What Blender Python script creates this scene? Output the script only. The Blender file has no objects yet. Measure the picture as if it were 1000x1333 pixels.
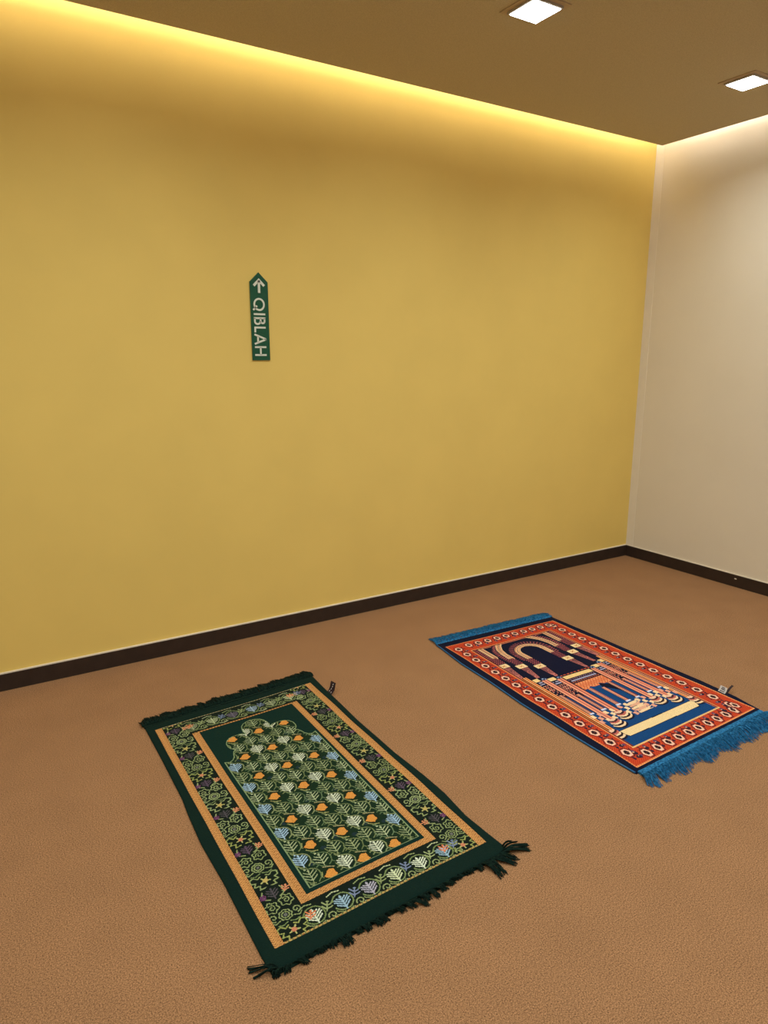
import bpy, math, random
import numpy as np
from mathutils import Matrix, Vector

scene = bpy.context.scene
COL = scene.collection
PI = math.pi
rng = np.random.default_rng(7)
random.seed(7)

# ------------------------------------------------------------------ camera
# world: origin at the floor corner of the two visible walls, +x along the
# yellow wall towards the corner, +y towards the yellow wall, z up, metres
R = ((0.84922121, -0.11466757, 0.5154364),
     (-0.52803725, -0.18441527, 0.82895577),
     (0.0, -0.97613644, -0.21715811))
cam_data = bpy.data.cameras.new('camera')
cam = bpy.data.objects.new('camera', cam_data)
COL.objects.link(cam)
cam.matrix_world = Matrix(((R[0][0], -R[0][1], -R[0][2], -4.0565),
                           (R[1][0], -R[1][1], -R[1][2], -3.2118),
                           (R[2][0], -R[2][1], -R[2][2], 1.40),
                           (0, 0, 0, 1)))
cam_data.sensor_fit = 'HORIZONTAL'
cam_data.sensor_width = 36.0
cam_data.lens = 908.0 / 1000.0 * 36.0
cam_data.clip_start = 0.02
scene.camera = cam

# ------------------------------------------------------------------ world, exposure
world = bpy.data.worlds.new('world')
world.use_nodes = True
world.node_tree.nodes['Background'].inputs[0].default_value = (0.5, 0.5, 0.5, 1)
world.node_tree.nodes['Background'].inputs[1].default_value = 0.02
scene.world = world
vs = scene.view_settings
vs.view_transform = 'Standard'
vs.look = 'None'
vs.gamma = 1.0
vs.use_curve_mapping = False
vs.exposure = 0.0

# room measures
X0, Y0 = -5.7, -4.7            # far ends of the room behind the camera
ZC = 2.67                      # ceiling underside
GX, GY = 0.127, 0.140          # open cove slots along the walls
ZT = 2.95                      # top of the cove
DOWN_STRENGTH = 9.0               # glow of the diffuser itself
DOWN_WATTS = 8.2
DOWN_SPREAD = 151                 # degrees, the lamps' reflector
DOWN_COLOR = (0.94, 1.0, 1.0)
COVE_COLOR = (1.0, 0.95, 0.95)
COVE_COLOR_R = (1.0, 0.98, 1.0)

def cove_light(name, loc, length, along_y, watts, color, tilt=62):
    d = bpy.data.lights.new(name, 'AREA')
    d.shape = 'RECTANGLE'
    d.size = length
    d.size_y = 0.03
    d.energy = watts
    d.color = color
    o = bpy.data.objects.new(name, d)
    COL.objects.link(o)
    o.location = loc
    t = math.radians(tilt)                                  # 0 = straight up, 90 = straight at the wall
    d_ = Vector((math.sin(t), 0, math.cos(t))) if along_y else Vector((0, math.sin(t), math.cos(t)))
    e_ = Vector((0, 1, 0)) if along_y else Vector((1, 0, 0))
    z_ = -d_
    y_ = z_.cross(e_)
    o.matrix_world = Matrix(((e_.x, y_.x, z_.x, loc[0]), (e_.y, y_.y, z_.y, loc[1]), (e_.z, y_.z, z_.z, loc[2]), (0, 0, 0, 1)))
    return o

cove_light('cove_strip_light', (-2.85, -GY - 0.07, ZC + 0.042), 5.35, False, 27.0, COVE_COLOR, 12)
cove_light('cove_strip_light', (-GX - 0.07, -2.41, ZC + 0.042), 4.45, True, 19.0, COVE_COLOR_R, 12)

# ------------------------------------------------------------------ materials
def lin(c):
    return tuple((x / 255 / 12.92) if x / 255 <= 0.04045 else ((x / 255 + 0.055) / 1.055) ** 2.4 for x in c)

def base_mat(name, rough=0.8, spec=0.3):
    m = bpy.data.materials.new(name)
    m.use_nodes = True
    nt = m.node_tree
    b = nt.nodes['Principled BSDF']
    b.inputs['Roughness'].default_value = rough
    b.inputs['Specular IOR Level'].default_value = spec
    return m, nt, b

def noisy_mat(name, c1, c2, scale, rough=0.8, spec=0.3, bump=0.0, bscale=None, bdist=0.001, detail=4, lo=0.35, hi=0.65, coarse=None):
    """two albedos mixed by a noise in object space, with fine relief"""
    m, nt, b = base_mat(name, rough, spec)
    N, Lk = nt.nodes, nt.links
    tc = N.new('ShaderNodeTexCoord')
    n = N.new('ShaderNodeTexNoise')
    n.inputs['Scale'].default_value = scale
    n.inputs['Detail'].default_value = detail
    Lk.new(tc.outputs['Object'], n.inputs['Vector'])
    r = N.new('ShaderNodeValToRGB')
    r.color_ramp.elements[0].position = lo
    r.color_ramp.elements[1].position = hi
    r.color_ramp.elements[0].color = (*c1, 1)
    r.color_ramp.elements[1].color = (*c2, 1)
    Lk.new(n.outputs['Fac'], r.inputs['Fac'])
    out = r.outputs['Color']
    if coarse:
        n2 = N.new('ShaderNodeTexNoise')
        n2.inputs['Scale'].default_value = coarse[0]
        n2.inputs['Detail'].default_value = 3
        Lk.new(tc.outputs['Object'], n2.inputs['Vector'])
        mr = N.new('ShaderNodeMapRange')
        mr.inputs['From Min'].default_value = 0.3
        mr.inputs['From Max'].default_value = 0.7
        mr.inputs['To Min'].default_value = 1 - coarse[1]
        mr.inputs['To Max'].default_value = 1 + coarse[1]
        Lk.new(n2.outputs['Fac'], mr.inputs['Value'])
        mx = N.new('ShaderNodeMix')
        mx.data_type = 'RGBA'
        mx.blend_type = 'MULTIPLY'
        mx.inputs['Factor'].default_value = 1
        Lk.new(out, mx.inputs['A'])
        Lk.new(mr.outputs['Result'], mx.inputs['B'])
        out = mx.outputs['Result']
    Lk.new(out, b.inputs['Base Color'])
    if bump:
        nb = N.new('ShaderNodeTexNoise')
        nb.inputs['Scale'].default_value = bscale or scale
        nb.inputs['Detail'].default_value = 3
        Lk.new(tc.outputs['Object'], nb.inputs['Vector'])
        bp = N.new('ShaderNodeBump')
        bp.inputs['Strength'].default_value = bump
        bp.inputs['Distance'].default_value = bdist
        Lk.new(nb.outputs['Fac'], bp.inputs['Height'])
        Lk.new(bp.outputs['Normal'], b.inputs['Normal'])
    return m

def around(c, d):
    return tuple(max(0, x * (1 - d)) for x in c), tuple(min(1, x * (1 + d)) for x in c)

M = {}
M['yellow'] = noisy_mat('yellow_wall_paint', *around((0.78, 0.57, 0.155), 0.02), 3.0, 0.75, 0.25, 0.12, 160, 0.001)
M['cream'] = noisy_mat('cream_wall_paint', *around((0.74, 0.67, 0.54), 0.015), 3.0, 0.75, 0.25, 0.12, 160, 0.001)
M['trim'] = noisy_mat('cream_trim_paint', *around((0.77, 0.705, 0.59), 0.015), 5.0, 0.6, 0.3, 0.05, 160)
M['ceiling'] = noisy_mat('speckled_ceiling_board', (0.50, 0.43, 0.29), (0.62, 0.54, 0.38), 260, 0.9, 0.2, 0.35, 260, 0.002)
M['cove'] = noisy_mat('white_cove_paint', *around((0.82, 0.80, 0.76), 0.01), 4, 0.8)
M['carpet'] = noisy_mat('brown_loop_carpet', (0.115, 0.057, 0.025), (0.460, 0.245, 0.116), 310, 0.95, 0.1, 0.4, 420, 0.002, 4, 0.30, 0.70, (6.0, 0.045))
M['base'] = noisy_mat('dark_brown_vinyl', *around((0.030, 0.018, 0.013), 0.12), 20, 0.45, 0.4, 0.05, 60)
M['caulk'] = noisy_mat('pale_caulk', *around((0.74, 0.66, 0.52), 0.03), 30, 0.7)
M['sign'] = noisy_mat('green_sign_acrylic', *around((0.004, 0.078, 0.038), 0.04), 12, 0.35, 0.4)
M['letter'] = noisy_mat('pale_sign_lettering', *around((0.70, 0.72, 0.60), 0.02), 40, 0.5)
M['lamp_white'] = noisy_mat('grey_lamp_metal', *around((0.42, 0.38, 0.33), 0.02), 40, 0.5, 0.4)
M['flange'] = noisy_mat('beige_flange_metal', *around((0.52, 0.40, 0.28), 0.02), 40, 0.5, 0.4)

m, nt, b = base_mat('lit_diffuser', 0.4)
b.inputs['Base Color'].default_value = (0.9, 0.9, 0.9, 1)
b.inputs['Emission Color'].default_value = (*DOWN_COLOR, 1)
b.inputs['Emission Strength'].default_value = DOWN_STRENGTH
M['diffuser'] = m

def rug_mat(name, sheen, sheen_col, rough=0.9):
    """woven pattern: yarn colours stored on the mesh, broken up by yarn-scale noise and relief"""
    m, nt, b = base_mat(name, rough, 0.12)
    N, Lk = nt.nodes, nt.links
    at = N.new('ShaderNodeAttribute')
    at.attribute_name = 'yarn'
    tc = N.new('ShaderNodeTexCoord')
    n = N.new('ShaderNodeTexNoise')
    n.inputs['Scale'].default_value = 330
    n.inputs['Detail'].default_value = 2
    Lk.new(tc.outputs['Object'], n.inputs['Vector'])
    mr = N.new('ShaderNodeMapRange')
    mr.inputs['From Min'].default_value = 0.3
    mr.inputs['From Max'].default_value = 0.7
    mr.inputs['To Min'].default_value = 0.78
    mr.inputs['To Max'].default_value = 1.2
    Lk.new(n.outputs['Fac'], mr.inputs['Value'])
    mx = N.new('ShaderNodeMix')
    mx.data_type = 'RGBA'
    mx.blend_type = 'MULTIPLY'
    mx.inputs['Factor'].default_value = 1
    Lk.new(at.outputs['Color'], mx.inputs['A'])
    Lk.new(mr.outputs['Result'], mx.inputs['B'])
    Lk.new(mx.outputs['Result'], b.inputs['Base Color'])
    b.inputs['Sheen Weight'].default_value = sheen
    b.inputs['Sheen Roughness'].default_value = 0.45
    b.inputs['Sheen Tint'].default_value = (*sheen_col, 1)
    bp = N.new('ShaderNodeBump')
    bp.inputs['Strength'].default_value = 0.5
    bp.inputs['Distance'].default_value = 0.002
    Lk.new(n.outputs['Fac'], bp.inputs['Height'])
    Lk.new(bp.outputs['Normal'], b.inputs['Normal'])
    return m

M['rug_green'] = rug_mat('green_woven_pile', 0.03, (0.2, 0.5, 0.35))
M['rug_blue'] = rug_mat('blue_orange_woven_pile', 0.02, (0.5, 0.5, 0.6))
M['back_green'] = noisy_mat('dark_green_backing', *around((0.006, 0.022, 0.014), 0.2), 80, 0.95, 0.1)
M['back_blue'] = noisy_mat('navy_backing', *around((0.006, 0.010, 0.030), 0.2), 80, 0.95, 0.1)
M['piping'] = noisy_mat('blue_piping_yarn', *around((0.03, 0.11, 0.24), 0.2), 200, 0.9, 0.1)
M['fringe_green'] = noisy_mat('dark_green_yarn', (0.0015, 0.007, 0.005), (0.006, 0.021, 0.014), 150, 0.9, 0.12)
M['fringe_blue'] = noisy_mat('blue_yarn', (0.005, 0.060, 0.150), (0.032, 0.205, 0.42), 120, 0.9, 0.12)
M['tag_dark'] = noisy_mat('maroon_label_cloth', *around((0.020, 0.008, 0.010), 0.2), 90, 0.7)
M['tag_white'] = noisy_mat('white_label_cloth', *around((0.55, 0.52, 0.48), 0.05), 90, 0.6)
M['tag_print'] = noisy_mat('grey_label_print', *around((0.10, 0.09, 0.10), 0.1), 90, 0.6)
M['tag_pale'] = noisy_mat('pale_label_print', *around((0.50, 0.47, 0.48), 0.05), 90, 0.6)

# ------------------------------------------------------------------ helpers
def mesh_obj(name, verts, faces, mat, parent=None, smooth=False):
    me = bpy.data.meshes.new(name)
    me.from_pydata([tuple(v) for v in verts], [], [tuple(f) for f in faces])
    if smooth:
        me.polygons.foreach_set('use_smooth', [True] * len(me.polygons))
    me.materials.append(mat)
    me.update()
    o = bpy.data.objects.new(name, me)
    COL.objects.link(o)
    if parent:
        o.parent = parent
    return o

def tag(o, label=None, cat=None, group=None, kind=None):
    for k, v in (('label', label), ('category', cat), ('group', group), ('kind', kind)):
        if v:
            o[k] = v
    return o

def empty(name, loc):
    o = bpy.data.objects.new(name, None)
    o.empty_display_size = 0.1
    COL.objects.link(o)
    o.location = loc
    return o

BOXF = ((0, 3, 2, 1), (4, 5, 6, 7), (0, 1, 5, 4), (1, 2, 6, 5), (2, 3, 7, 6), (3, 0, 4, 7))
def box(lo, hi):
    (x0, y0, z0), (x1, y1, z1) = lo, hi
    return [(x0, y0, z0), (x1, y0, z0), (x1, y1, z0), (x0, y1, z0),
            (x0, y0, z1), (x1, y0, z1), (x1, y1, z1), (x0, y1, z1)], BOXF

def prism(pts, lo, hi, put):
    """outline extruded between two depths; put(a, b, depth) -> xyz"""
    n = len(pts)
    v = [put(a, b_, lo) for a, b_ in pts] + [put(a, b_, hi) for a, b_ in pts]
    f = [tuple(range(n))[::-1], tuple(range(n, 2 * n))]
    f += [(i, (i + 1) % n, n + (i + 1) % n, n + i) for i in range(n)]
    return v, f

def join(parts):
    V, F = [], []
    for v, f in parts:
        o = len(V)
        V += list(v)
        F += [tuple(i + o for i in q) for q in f]
    return V, F

# ------------------------------------------------------------------ the setting
def struct(name, geo, mat, label, cat):
    return tag(mesh_obj(name, *geo, mat), label, cat, kind='structure')

T = 0.10
struct('floor', box((X0 - T, Y0 - T, -0.10), (T, T, 0.0)), M['carpet'],
       'brown loop-pile carpet covering the whole floor', 'floor')
struct('wall_left', box((X0, 0.0, 0.0), (T, T, ZT)), M['yellow'],
       'yellow painted wall carrying the green arrow sign', 'wall')
struct('wall_right', box((0.0, Y0, 0.0), (T, 0.0, ZT)), M['cream'],
       'cream white painted wall meeting the yellow wall at the corner', 'wall')
struct('wall_back', box((X0, Y0 - T, 0.0), (T, Y0, ZT)), M['cream'],
       'cream painted wall behind the camera, out of the picture', 'wall')
struct('wall_side', box((X0 - T, Y0 - T, 0.0), (X0, T, ZT)), M['cream'],
       'cream painted wall beyond the left edge of the picture', 'wall')
struct('ceiling', box((X0, Y0, ZC), (-GX, -GY, ZC + 0.02)), M['ceiling'],
       'speckled ceiling board stopping short of the walls at a light cove', 'ceiling')
struct('trim_1', box((X0 - T, Y0 - T, ZT), (T, T, ZT + 0.05)), M['cove'],
       'white top of the light cove above the ceiling board', 'cove')
struct('trim_2', join([box((X0, -GY - 0.28, ZC + 0.02), (-GX - 0.26, -GY - 0.26, ZT)),
                       box((-GX - 0.28, Y0, ZC + 0.02), (-GX - 0.26, -GY - 0.28, ZT))]), M['cove'],
       'added unseen white upstand keeping bounced light in the cove above the ceiling', 'cove')  # unseen upstand, added so bounced light stays inside the cove
BH = 0.076
struct('baseboard_left', box((X0, -0.012, 0.0), (-0.0002, 0.0, BH)), M['base'],
       'dark brown vinyl baseboard along the yellow wall', 'baseboard')
struct('baseboard_right', box((-0.012, Y0, 0.0), (0.0, -0.012, BH)), M['base'],
       'dark brown vinyl baseboard along the cream wall', 'baseboard')
struct('trim_3', box((X0, -0.010, BH), (-0.0002, 0.0, BH + 0.005)), M['caulk'],
       'thin pale caulk line on top of the baseboard at the yellow wall', 'trim')
struct('trim_4', box((-0.008, Y0, BH), (0.0, -0.012, BH + 0.0035)), M['caulk'],
       'thin pale caulk line on top of the baseboard at the cream wall', 'trim')
struct('trim_5', box((-0.002, -0.060, BH + 0.0035), (0.0, -0.0002, 2.94)), M['trim'],
       'pale narrow strip on the cream wall at the room corner', 'trim')

# chip of pale paint on the right baseboard
cv = [(-0.0125 + 0.0, -0.847 + 0.009 * math.cos(a) * (1 + 0.2 * math.sin(3 * a)), 0.052 + 0.004 * math.sin(a)) for a in np.linspace(0, 2 * PI, 9)[:-1]]
cv2 = [(x - 0.0015, y * 0.4 + -0.847 * 0.6, z * 0.4 + 0.052 * 0.6) for x, y, z in cv]
chip = mesh_obj('paint_chip', [(x + 0.0006, y, z) for x, y, z in cv] + cv2,
                [tuple(range(8, 16))] + [(i, (i + 1) % 8, 8 + (i + 1) % 8, 8 + i) for i in range(8)], M['caulk'],
                bpy.data.objects['baseboard_right'])

# ------------------------------------------------------------------ ceiling downlights
def ring_box(a, b_, z0, z1):
    """square frame: outer half a, inner half b"""
    o = [(-a, -a), (a, -a), (a, a), (-a, a)]
    i = [(-b_, -b_), (b_, -b_), (b_, b_), (-b_, b_)]
    v = [(x, y, z0) for x, y in o] + [(x, y, z0) for x, y in i] + [(x, y, z1) for x, y in o] + [(x, y, z1) for x, y in i]
    f = []
    for k in range(4):
        n = (k + 1) % 4
        f += [(k, 4 + k, 4 + n, n), (8 + k, 8 + n, 12 + n, 12 + k), (k, n, 8 + n, 8 + k), (4 + k, 12 + k, 12 + n, 4 + n)]
    return v, f

def bevel_plate(a, z0, z1, c):
    """square plate with chamfered lower edge"""
    q = lambda s, z: [(-s, -s, z), (s, -s, z), (s, s, z), (-s, s, z)]
    v = q(a - c, z0) + q(a, z0 + c) + q(a, z1)
    f = [(3, 2, 1, 0), (8, 9, 10, 11)]
    for l in (0, 4):
        f += [(l + k, l + (k + 1) % 4, l + 4 + (k + 1) % 4, l + 4 + k) for k in range(4)]
    return v, f

lamp = bpy.data.lights.new('downlight_lamp', 'AREA')
lamp.shape = 'SQUARE'
lamp.size = 0.12
lamp.energy = DOWN_WATTS
lamp.color = DOWN_COLOR
lamp.spread = math.radians(DOWN_SPREAD)
LM = {}
def downlight(x, y, label, group):
    t = tag(empty('ceiling_light', (x, y, ZC)), label, 'ceiling light', group)
    if not LM:
        fl = mesh_obj('flange', *ring_box(0.093, 0.074, -0.004, 0.0), M['flange'], t)
        hs = mesh_obj('housing', *ring_box(0.0735, 0.0665, -0.012, -0.0005), M['lamp_white'], t)
        df = mesh_obj('diffuser', *bevel_plate(0.0662, -0.0155, -0.002, 0.002), M['diffuser'], t)
        LM.update(flange=fl, housing=hs, diffuser=df)
    else:
        for k in ('flange', 'housing', 'diffuser'):
            o = LM[k].copy()
            COL.objects.link(o)
            o.parent = t
    l = bpy.data.objects.new('lamp', lamp)
    COL.objects.link(l)
    l.parent = t
    l.location = (0, 0, -0.0175)
    return t

downlight(-2.020, -1.006, 'lit square ceiling downlight, nearer one cut by the top edge of the picture', 'square ceiling downlights')
downlight(-0.674, -1.019, 'lit square ceiling downlight at the right edge, nearer the cream wall', 'square ceiling downlights')
for x, y in ((-3.366, -1.006), (-4.712, -1.006), (-0.674, -2.35), (-2.020, -2.35), (-3.366, -2.35), (-4.712, -2.35),
             (-0.674, -3.70), (-2.020, -3.70), (-3.366, -3.70), (-4.712, -3.70)):
    downlight(x, y, 'added square ceiling downlight outside the picture, extending the grid to light the room', 'added square ceiling downlights out of view')  # unseen lamps, added on the same grid to give the room enough light

# ------------------------------------------------------------------ sign on the yellow wall
SX, SY = -2.752, -0.0062
sign = tag(empty('direction_sign', (SX, 0.0, 1.384)),
           'green pointed sign on the yellow wall with white arrow and QIBLAH lettering', 'sign')
wall_put = lambda a, z, d: (a, -d, z - 1.384)
mesh_obj('board', *prism([(-0.0445, 1.384), (0.0445, 1.384), (0.0445, 1.741), (0.0, 1.784), (-0.0445, 1.741)], 0.0, 0.006, wall_put), M['sign'], sign)

def ribbon(pts, w, closed=False):
    """flat stroke of width w along a polyline (list of quads)"""
    P = [Vector(p) for p in pts]
    n = len(P)
    Lp, Rp = [], []
    for i in range(n):
        a = P[i - 1] if (i > 0 or closed) else None
        c = P[(i + 1) % n] if (i < n - 1 or closed) else None
        d1 = (P[i] - a).normalized() if a is not None else None
        d2 = (c - P[i]).normalized() if c is not None else None
        if d1 is None: d1 = d2
        if d2 is None: d2 = d1
        t = (d1 + d2).normalized()
        nn = Vector((-t.y, t.x)) * (w / 2 / max(0.5, t.dot(d1)))
        Lp.append(P[i] + nn)
        Rp.append(P[i] - nn)
    quads = []
    for i in range(n if closed else n - 1):
        j = (i + 1) % n
        quads.append([Lp[i], Lp[j], Rp[j], Rp[i]])
    return quads

def glyph(name, strokes, w, put, lo=0.006, hi=0.0072):
    parts = []
    for s, closed in strokes:
        for q in ribbon(s, w, closed):
            parts.append(prism([tuple(p) for p in q], lo, hi, put))
    return mesh_obj(name, *join(parts), M['letter'], sign)

tag(glyph('arrow', [([(0, 1.692), (0, 1.748)], False), ([(-0.026, 1.724), (0, 1.7495), (0.026, 1.724)], False)], 0.0115, wall_put), 'pale arrow pointing up')
CH = 0.0575                                    # cap height, letters read downwards
def letter(char, z_top, strokes, w=0.0084):
    put = lambda a, b_, d: (-0.0312 + b_, -d, z_top - a - 1.384)
    o = tag(glyph('letter', strokes, w, put), 'pale capital letter %s' % char)
    return o
h = 0.0046
def arc(cx, cy, rx, ry, a0, a1, n=14):
    return [(cx + rx * math.cos(math.radians(a0 + (a1 - a0) * i / n)), cy + ry * math.sin(math.radians(a0 + (a1 - a0) * i / n))) for i in range(n + 1)]
letter('Q', 1.670, [(arc(0.030, CH / 2, 0.030 - h, CH / 2 - h, 0, 345, 24)[:24], True), ([(0.036, 0.018), (0.056, -0.001)], False)])
letter('I', 1.6005, [([(h, 0), (h, CH)], False)])
letter('B', 1.5825, [([(h, 0), (h, CH)], False),
                          ([(h, CH - h), (0.018, CH - h)] + arc(0.018, 0.0435, 0.0095, 0.0095, 90, -90, 8) + [(h, 0.0315)], False),
                          ([(0.018, 0.0315)] + arc(0.020, 0.018, 0.0115, 0.0135, 90, -90, 8) + [(h, h)], False)])
letter('L', 1.5395, [([(h, CH), (h, h), (0.027, h)], False)])
letter('A', 1.5075, [([(0.004, 0), (0.026, CH)], False), ([(0.048, 0), (0.026, CH)], False), ([(0.012, 0.017), (0.040, 0.017)], False)])
letter('H', 1.4495, [([(h, 0), (h, CH)], False), ([(0.041, 0), (0.041, CH)], False), ([(h, CH / 2), (0.041, CH / 2)], False)])

# ------------------------------------------------------------------ rug weaving
class Weave:
    """a rug design on a grid of knots; u across, v along, both in millimetres"""
    def __init__(s, u0, u1, v0, v1, step):
        s.u0, s.v0, s.step = u0, v0, step
        s.nu, s.nv = int(round((u1 - u0) / step)), int(round((v1 - v0) / step))
        s.u = u0 + (np.arange(s.nu) + 0.5) * step
        s.v = v0 + (np.arange(s.nv) + 0.5) * step
        s.col = np.zeros((s.nv, s.nu, 3))
        s.reg = np.zeros((s.nv, s.nu), int)
        s.clip = None

    def win(s, ua, ub, va, vb):
        i0, i1 = max(0, int((ua - s.u0) / s.step)), min(s.nu, int((ub - s.u0) / s.step) + 1)
        j0, j1 = max(0, int((va - s.v0) / s.step)), min(s.nv, int((vb - s.v0) / s.step) + 1)
        if i1 <= i0 or j1 <= j0:
            return None
        sl = (slice(j0, j1), slice(i0, i1))
        uu, vv = np.meshgrid(s.u[i0:i1], s.v[j0:j1])
        return sl, uu, vv

    def put(s, sl, mask, c, reg=None):
        if s.clip is not None:
            mask = mask & s.clip[sl]
        s.col[sl][mask] = c
        if reg is not None:
            s.reg[sl][mask] = reg

    def rect(s, ua, va, ub, vb, c, reg=None):
        w = s.win(ua, ub, va, vb)
        if w:
            sl, uu, vv = w
            s.put(sl, (uu >= ua) & (uu < ub) & (vv >= va) & (vv < vb), c, reg)

    def poly_mask(s, uu, vv, P):
        ins = np.zeros(uu.shape, bool)
        n = len(P)
        for i in range(n):
            (x1, y1), (x2, y2) = P[i], P[(i + 1) % n]
            if y1 == y2:
                continue
            c = ((y1 > vv) != (y2 > vv)) & (uu < (x2 - x1) * (vv - y1) / (y2 - y1) + x1)
            ins ^= c
        return ins

    def poly(s, P, c, reg=None):
        us, vv_ = [p[0] for p in P], [p[1] for p in P]
        w = s.win(min(us), max(us), min(vv_), max(vv_))
        if w:
            sl, uu, vv = w
            s.put(sl, s.poly_mask(uu, vv, P), c, reg)

    def line(s, P, w_, c, reg=None, closed=False):
        us, vv_ = [p[0] for p in P], [p[1] for p in P]
        h_ = w_ / 2
        w = s.win(min(us) - h_, max(us) + h_, min(vv_) - h_, max(vv_) + h_)
        if not w:
            return
        sl, uu, vv = w
        mask = np.zeros(uu.shape, bool)
        Q = list(P) + ([P[0]] if closed else [])
        for (x1, y1), (x2, y2) in zip(Q[:-1], Q[1:]):
            dx, dy = x2 - x1, y2 - y1
            L2 = dx * dx + dy * dy or 1e-9
            t = np.clip(((uu - x1) * dx + (vv - y1) * dy) / L2, 0, 1)
            mask |= (uu - x1 - t * dx) ** 2 + (vv - y1 - t * dy) ** 2 <= h_ * h_
        s.put(sl, mask, c, reg)

    def disc(s, u, v, ru, rv, c, reg=None):
        w = s.win(u - ru, u + ru, v - rv, v + rv)
        if w:
            sl, uu, vv = w
            s.put(sl, ((uu - u) / ru) ** 2 + ((vv - v) / rv) ** 2 <= 1, c, reg)

    def ring(s, u, v, r0, r1, a0, a1, c, sv=1.0, reg=None):
        """part of a ring; angles in degrees, 0 = +u, 90 = far end (-v)"""
        w = s.win(u - r1, u + r1, v - r1 * sv, v + r1 * sv)
        if w:
            sl, uu, vv = w
            d = np.hypot(uu - u, (vv - v) / sv)
            a = (np.degrees(np.arctan2(-(vv - v), uu - u)) - a0) % 360
            s.put(sl, (d >= r0) & (d < r1) & (a <= a1 - a0), c, reg)

    def frond(s, u, v, L, c, w_=4.0, ang=0.0, n=4, spread=0.46):
        """leaf with a spine and slanted barbs, tip towards the far end"""
        ca, sa = math.cos(ang), math.sin(ang)
        rot = lambda x, y: (u + x * ca - y * sa, v + x * sa + y * ca)
        s.line([rot(0, L * 0.55), rot(0, -L * 0.45)], w_ * 0.8, c)
        for k in range(n):
            f = k / (n - 1)
            y = L * (0.38 - 0.70 * f)
            b_ = L * spread * (0.75 + 0.5 * math.sin(PI * min(1, f * 0.9 + 0.1)) - 0.62 * f)
            for sg in (-1, 1):
                s.line([rot(0, y), rot(sg * b_, y - b_ * 0.75)], w_, c)

    def spiral(s, u, v, r, c, w_=3.6, a0=0.0, turn=1.5, sgn=1):
        P = []
        n = 20
        for k in range(n + 1):
            t = k / n
            a = a0 + sgn * turn * 2 * PI * t
            rr = r * (1 - 0.78 * t)
            P.append((u + rr * math.cos(a), v + rr * math.sin(a)))
        s.line(P, w_, c)

def jit(c, d=10):
    return np.clip(np.array(c, float) + random.uniform(-d, d), 0, 255)

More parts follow.
